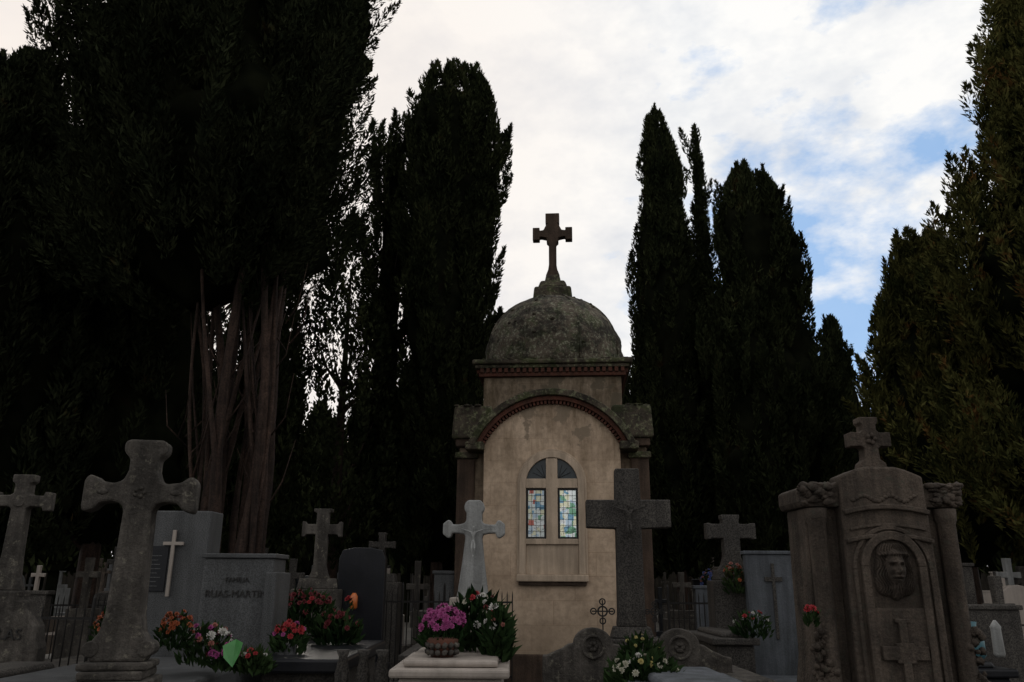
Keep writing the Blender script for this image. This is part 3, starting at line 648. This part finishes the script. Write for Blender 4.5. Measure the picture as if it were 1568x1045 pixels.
bouquet('mixed_flower_bouquet',(2.55,8.9,1.07),.2,.12,.25,[('pet_white',8,.05),('pet_red',6,.05)],200,16,.07)
g=E('teal_vase',(4.15,7.6,.95)); lathe('vase',[(.05,0),(.09,.05),(.09,.2),(.04,.28),(.05,.33)],'teal',g,20)
g=E('grave_lantern',(4.6,8.0,.95)); lathe('lantern',[(.04,0),(.05,.03),(.045,.25),(.05,.27),(.01,.33)],'white',g,16)

# ------------------------------------------------------------------ trees
PB=([0,.05,.15,.4,.7,.9,1],[.4,.8,.96,1,.95,.7,.3])
t1=cypress('large_cypress_tree',-4.2,10.2,14.5,2.32,5.0,seed=11,n=270000,leaf=.10,prof=PB,core=.69,mat='leafC',trunk=False,rag=1.2,plumes=950)
parts=[]; rt=random.Random(12)
for i in range(15):
    f=-1+2*(i+.5)/15+rt.uniform(-.1,.1); bx=.68+.40*f+rt.uniform(-.08,.08); by=rt.uniform(-.35,.45)
    tx=.50+.80*f+rt.uniform(-.22,.22); ty=by*2
    r=rt.choice((.03,.035,.045,.06,.08,.095))*rt.uniform(.85,1.1); ph=rt.uniform(0,6); am=rt.uniform(.03,.09); pw=rt.uniform(1.2,2.6)
    path=[(bx+(tx-bx)*(q**pw)+am*math.sin(q*7+ph)-am*math.sin(ph)*(1-q),by+(ty-by)*q+am*math.cos(q*5+ph),-.05+6.0*q) for q in [k/15 for k in range(16)]]
    parts.append(tubeg(path,[r*(1.35-.8*k/15)*(1+.12*math.sin(k*2.1+i)) for k in range(16)],9))
    if i%2==0:
        s_=1 if rt.random()<.5 else -1; p=path[7]; parts.append(tubeg([p,(p[0]+.08*s_,p[1],p[2]+.5),(p[0]+.22*s_,p[1]-.05,p[2]+1.3),(p[0]+.4*s_,p[1],p[2]+2.4)],[r*.6,r*.5,r*.4,r*.2],7))
for i in range(34):
    z=rt.uniform(2.3,5.2); x=.62+rt.uniform(-.8,.75); s_=rt.choice((-1,1))
    parts.append(tubeg([(x,rt.uniform(-.3,.3),z),(x+.15*s_,rt.uniform(-.4,.2),z+.25),(x+.3*s_,rt.uniform(-.5,.2),z+.75)],[.012,.009,.003],5))
mk('stems',*merge(parts),'bark',t1,0,True)
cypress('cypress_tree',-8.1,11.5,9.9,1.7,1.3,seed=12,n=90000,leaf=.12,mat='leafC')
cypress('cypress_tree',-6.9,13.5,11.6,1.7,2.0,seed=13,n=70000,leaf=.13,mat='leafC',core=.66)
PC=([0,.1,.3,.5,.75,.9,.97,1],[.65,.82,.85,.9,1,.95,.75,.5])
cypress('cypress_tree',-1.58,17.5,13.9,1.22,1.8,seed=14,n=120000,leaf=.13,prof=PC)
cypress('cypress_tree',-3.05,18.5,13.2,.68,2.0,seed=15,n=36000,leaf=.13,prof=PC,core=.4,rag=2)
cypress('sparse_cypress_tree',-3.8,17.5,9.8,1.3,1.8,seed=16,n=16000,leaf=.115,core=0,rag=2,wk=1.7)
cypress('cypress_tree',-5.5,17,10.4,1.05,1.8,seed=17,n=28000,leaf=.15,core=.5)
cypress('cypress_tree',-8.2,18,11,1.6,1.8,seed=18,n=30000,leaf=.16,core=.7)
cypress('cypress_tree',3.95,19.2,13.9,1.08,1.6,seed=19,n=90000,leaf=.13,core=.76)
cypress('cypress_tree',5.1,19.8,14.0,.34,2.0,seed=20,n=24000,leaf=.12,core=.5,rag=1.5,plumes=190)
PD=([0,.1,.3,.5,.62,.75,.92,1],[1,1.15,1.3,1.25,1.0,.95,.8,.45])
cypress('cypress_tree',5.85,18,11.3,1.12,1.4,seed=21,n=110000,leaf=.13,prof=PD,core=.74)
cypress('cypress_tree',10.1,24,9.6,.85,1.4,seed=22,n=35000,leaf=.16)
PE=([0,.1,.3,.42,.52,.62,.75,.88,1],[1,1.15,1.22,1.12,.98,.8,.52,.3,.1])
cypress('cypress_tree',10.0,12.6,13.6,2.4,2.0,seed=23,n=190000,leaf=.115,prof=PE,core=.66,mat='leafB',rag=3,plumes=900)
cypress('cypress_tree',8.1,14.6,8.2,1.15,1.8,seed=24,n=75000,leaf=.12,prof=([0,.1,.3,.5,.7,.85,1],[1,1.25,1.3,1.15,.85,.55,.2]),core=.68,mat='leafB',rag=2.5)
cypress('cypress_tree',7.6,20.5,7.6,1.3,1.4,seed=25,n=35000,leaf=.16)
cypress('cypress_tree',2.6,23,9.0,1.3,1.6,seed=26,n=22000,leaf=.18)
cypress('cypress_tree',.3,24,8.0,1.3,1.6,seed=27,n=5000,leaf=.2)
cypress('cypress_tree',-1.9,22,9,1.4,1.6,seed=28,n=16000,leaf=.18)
# distant rows as one mass
rng=np.random.default_rng(99); Cs=[];Ds=[];Ls=[]; parts=[]
xs=np.concatenate([np.arange(-40,42,2.1),np.arange(-52,54,2.6)])
for i,x in enumerate(xs):
    yy=(36 if i<40 else 46)+rng.uniform(-2,2); hh=rng.uniform(6.5,9.5); n=1500; u=rng.random(n)**.8; th=-rng.random(n)*3.14
    r=1.5*np.interp(u,*PROF)*(.65+.4*rng.random(n))*(1+.25*np.sin(u*25+th*2)); zb=1.9
    Cs.append(np.stack([x+r*np.cos(th),yy+r*np.sin(th),zb+u*hh],1)); Ds.append(np.stack([np.cos(th)*.5,np.sin(th)*.5,np.ones(n)],1)+rng.normal(0,.35,(n,3))); Ls.append(rng.uniform(.25,.6,n))
    parts.append(tubeg([(x,yy,0),(x,yy,zb+hh*.6)],[.25,.1],6))
    V=[];F=[]
    for j in range(13):
        uu=j/12*.94
        for k in range(9):
            a=k*6.283/9; r2=1.1*np.interp(uu,*PROF)*(1+.3*mnoise.noise(Vector((x+a,uu*6,yy)))); V.append((x+r2*math.cos(a),yy+r2*math.sin(a),zb+uu*hh))
    for j in range(12):
        for k in range(9): F.append((j*9+k,j*9+(k+1)%9,(j+1)*9+(k+1)%9,(j+1)*9+k))
    F.append(tuple(range(9))); parts.append((V,F))
par=E('distant_cypress_trees'); L=np.concatenate(Ls)
bladesmesh('crowns',np.concatenate(Cs),np.concatenate(Ds),L,L*.2,'leafA',par,rng)
mk('trunks_and_cores',*merge(parts),'inner',par)
print('BLADES',TOTAL)

# ------------------------------------------------------------------ sky + sun
az,el=-14,24
w=bpy.data.worlds.new('World'); S.world=w; w.use_nodes=True; nt=w.node_tree; bg=nt.nodes['Background']
sky=N(nt,'ShaderNodeTexSky',sky_type='NISHITA'); sky.sun_disc=False; sky.sun_elevation=rad(el); sky.sun_rotation=rad(az); sky.air_density=1.0; sky.dust_density=.6; sky.ozone_density=2
tc=N(nt,'ShaderNodeTexCoord'); gen=tc.outputs['Generated']
mp=N(nt,'ShaderNodeMapping'); mp.inputs['Scale'].default_value=(1.0,.9,1.8); mp.inputs['Location'].default_value=(.3,.1,.2); nt.links.new(gen,mp.inputs['Vector'])
f=noise(nt,mp.outputs[0],6.0,7,.58)
def dot(v):
    n=N(nt,'ShaderNodeVectorMath',operation='DOT_PRODUCT'); nt.links.new(gen,n.inputs[0]); n.inputs[1].default_value=Vector(v).normalized(); return n.outputs['Value']
def mr(x,a,b,c,d):
    n=N(nt,'ShaderNodeMapRange'); nt.links.new(x,n.inputs[0]); 
    for i,v in enumerate((a,b,c,d)): n.inputs[i+1].default_value=v
    return n.outputs[0]
def math2(op,a,b):
    n=N(nt,'ShaderNodeMath',operation=op)
    for i,v in enumerate((a,b)):
        if isinstance(v,(int,float)): n.inputs[i].default_value=v
        else: nt.links.new(v,n.inputs[i])
    return n.outputs[0]
thr=mr(dot((.47,1,.44)),.92,.99,.22,.495)
cl=mr(math2('SUBTRACT',f,thr),-.09,.07,.10,1)
shade=ramp(nt,noise(nt,mp.outputs[0],6.5,5,.6),[(.32,(.74,.77,.82)),(.56,(1.0,.99,.97))])
warm=mix(nt,mr(dot((-.55,1,.6)),.8,1,0,.8),shade,(.97,.87,.79))
skyc=mix(nt,1.0,sky.outputs[0],(.13,.13,.13),'MULTIPLY')
blue=mix(nt,.7,skyc,(.27,.51,.88))
final=mix(nt,cl,blue,warm)
k=mr(dot((-.1,1,.45)),-1,.75,.60,1.0)
kk=N(nt,'ShaderNodeCombineXYZ'); 
for i in range(3): nt.links.new(k,kk.inputs[i])
final=mix(nt,1.0,final,kk.outputs[0],'MULTIPLY')
nt.links.new(final,bg.inputs['Color']); bg.inputs['Strength'].default_value=1.0
sd=bpy.data.lights.new('sun','SUN'); sd.energy=1.0; sd.angle=rad(10); sd.color=(1,.93,.84)
so=bpy.data.objects.new('sun',sd); COL.objects.link(so)
dv=Vector((math.sin(rad(az))*math.cos(rad(el)),math.cos(rad(az))*math.cos(rad(el)),math.sin(rad(el))))
so.rotation_euler=(-dv).to_track_quat('-Z','Y').to_euler(); so.location=dv*60

# ------------------------------------------------------------------ camera
cd=bpy.data.cameras.new('camera'); cd.lens=28; cd.sensor_width=36; cd.clip_end=1000; cd.clip_start=.05
co=bpy.data.objects.new('camera',cd); COL.objects.link(co)
co.matrix_world=Matrix.Translation((0,0,1.6))@Matrix.Rotation(rad(90+16.8),4,'X')@Matrix.Rotation(rad(.4),4,'Z')
S.camera=co
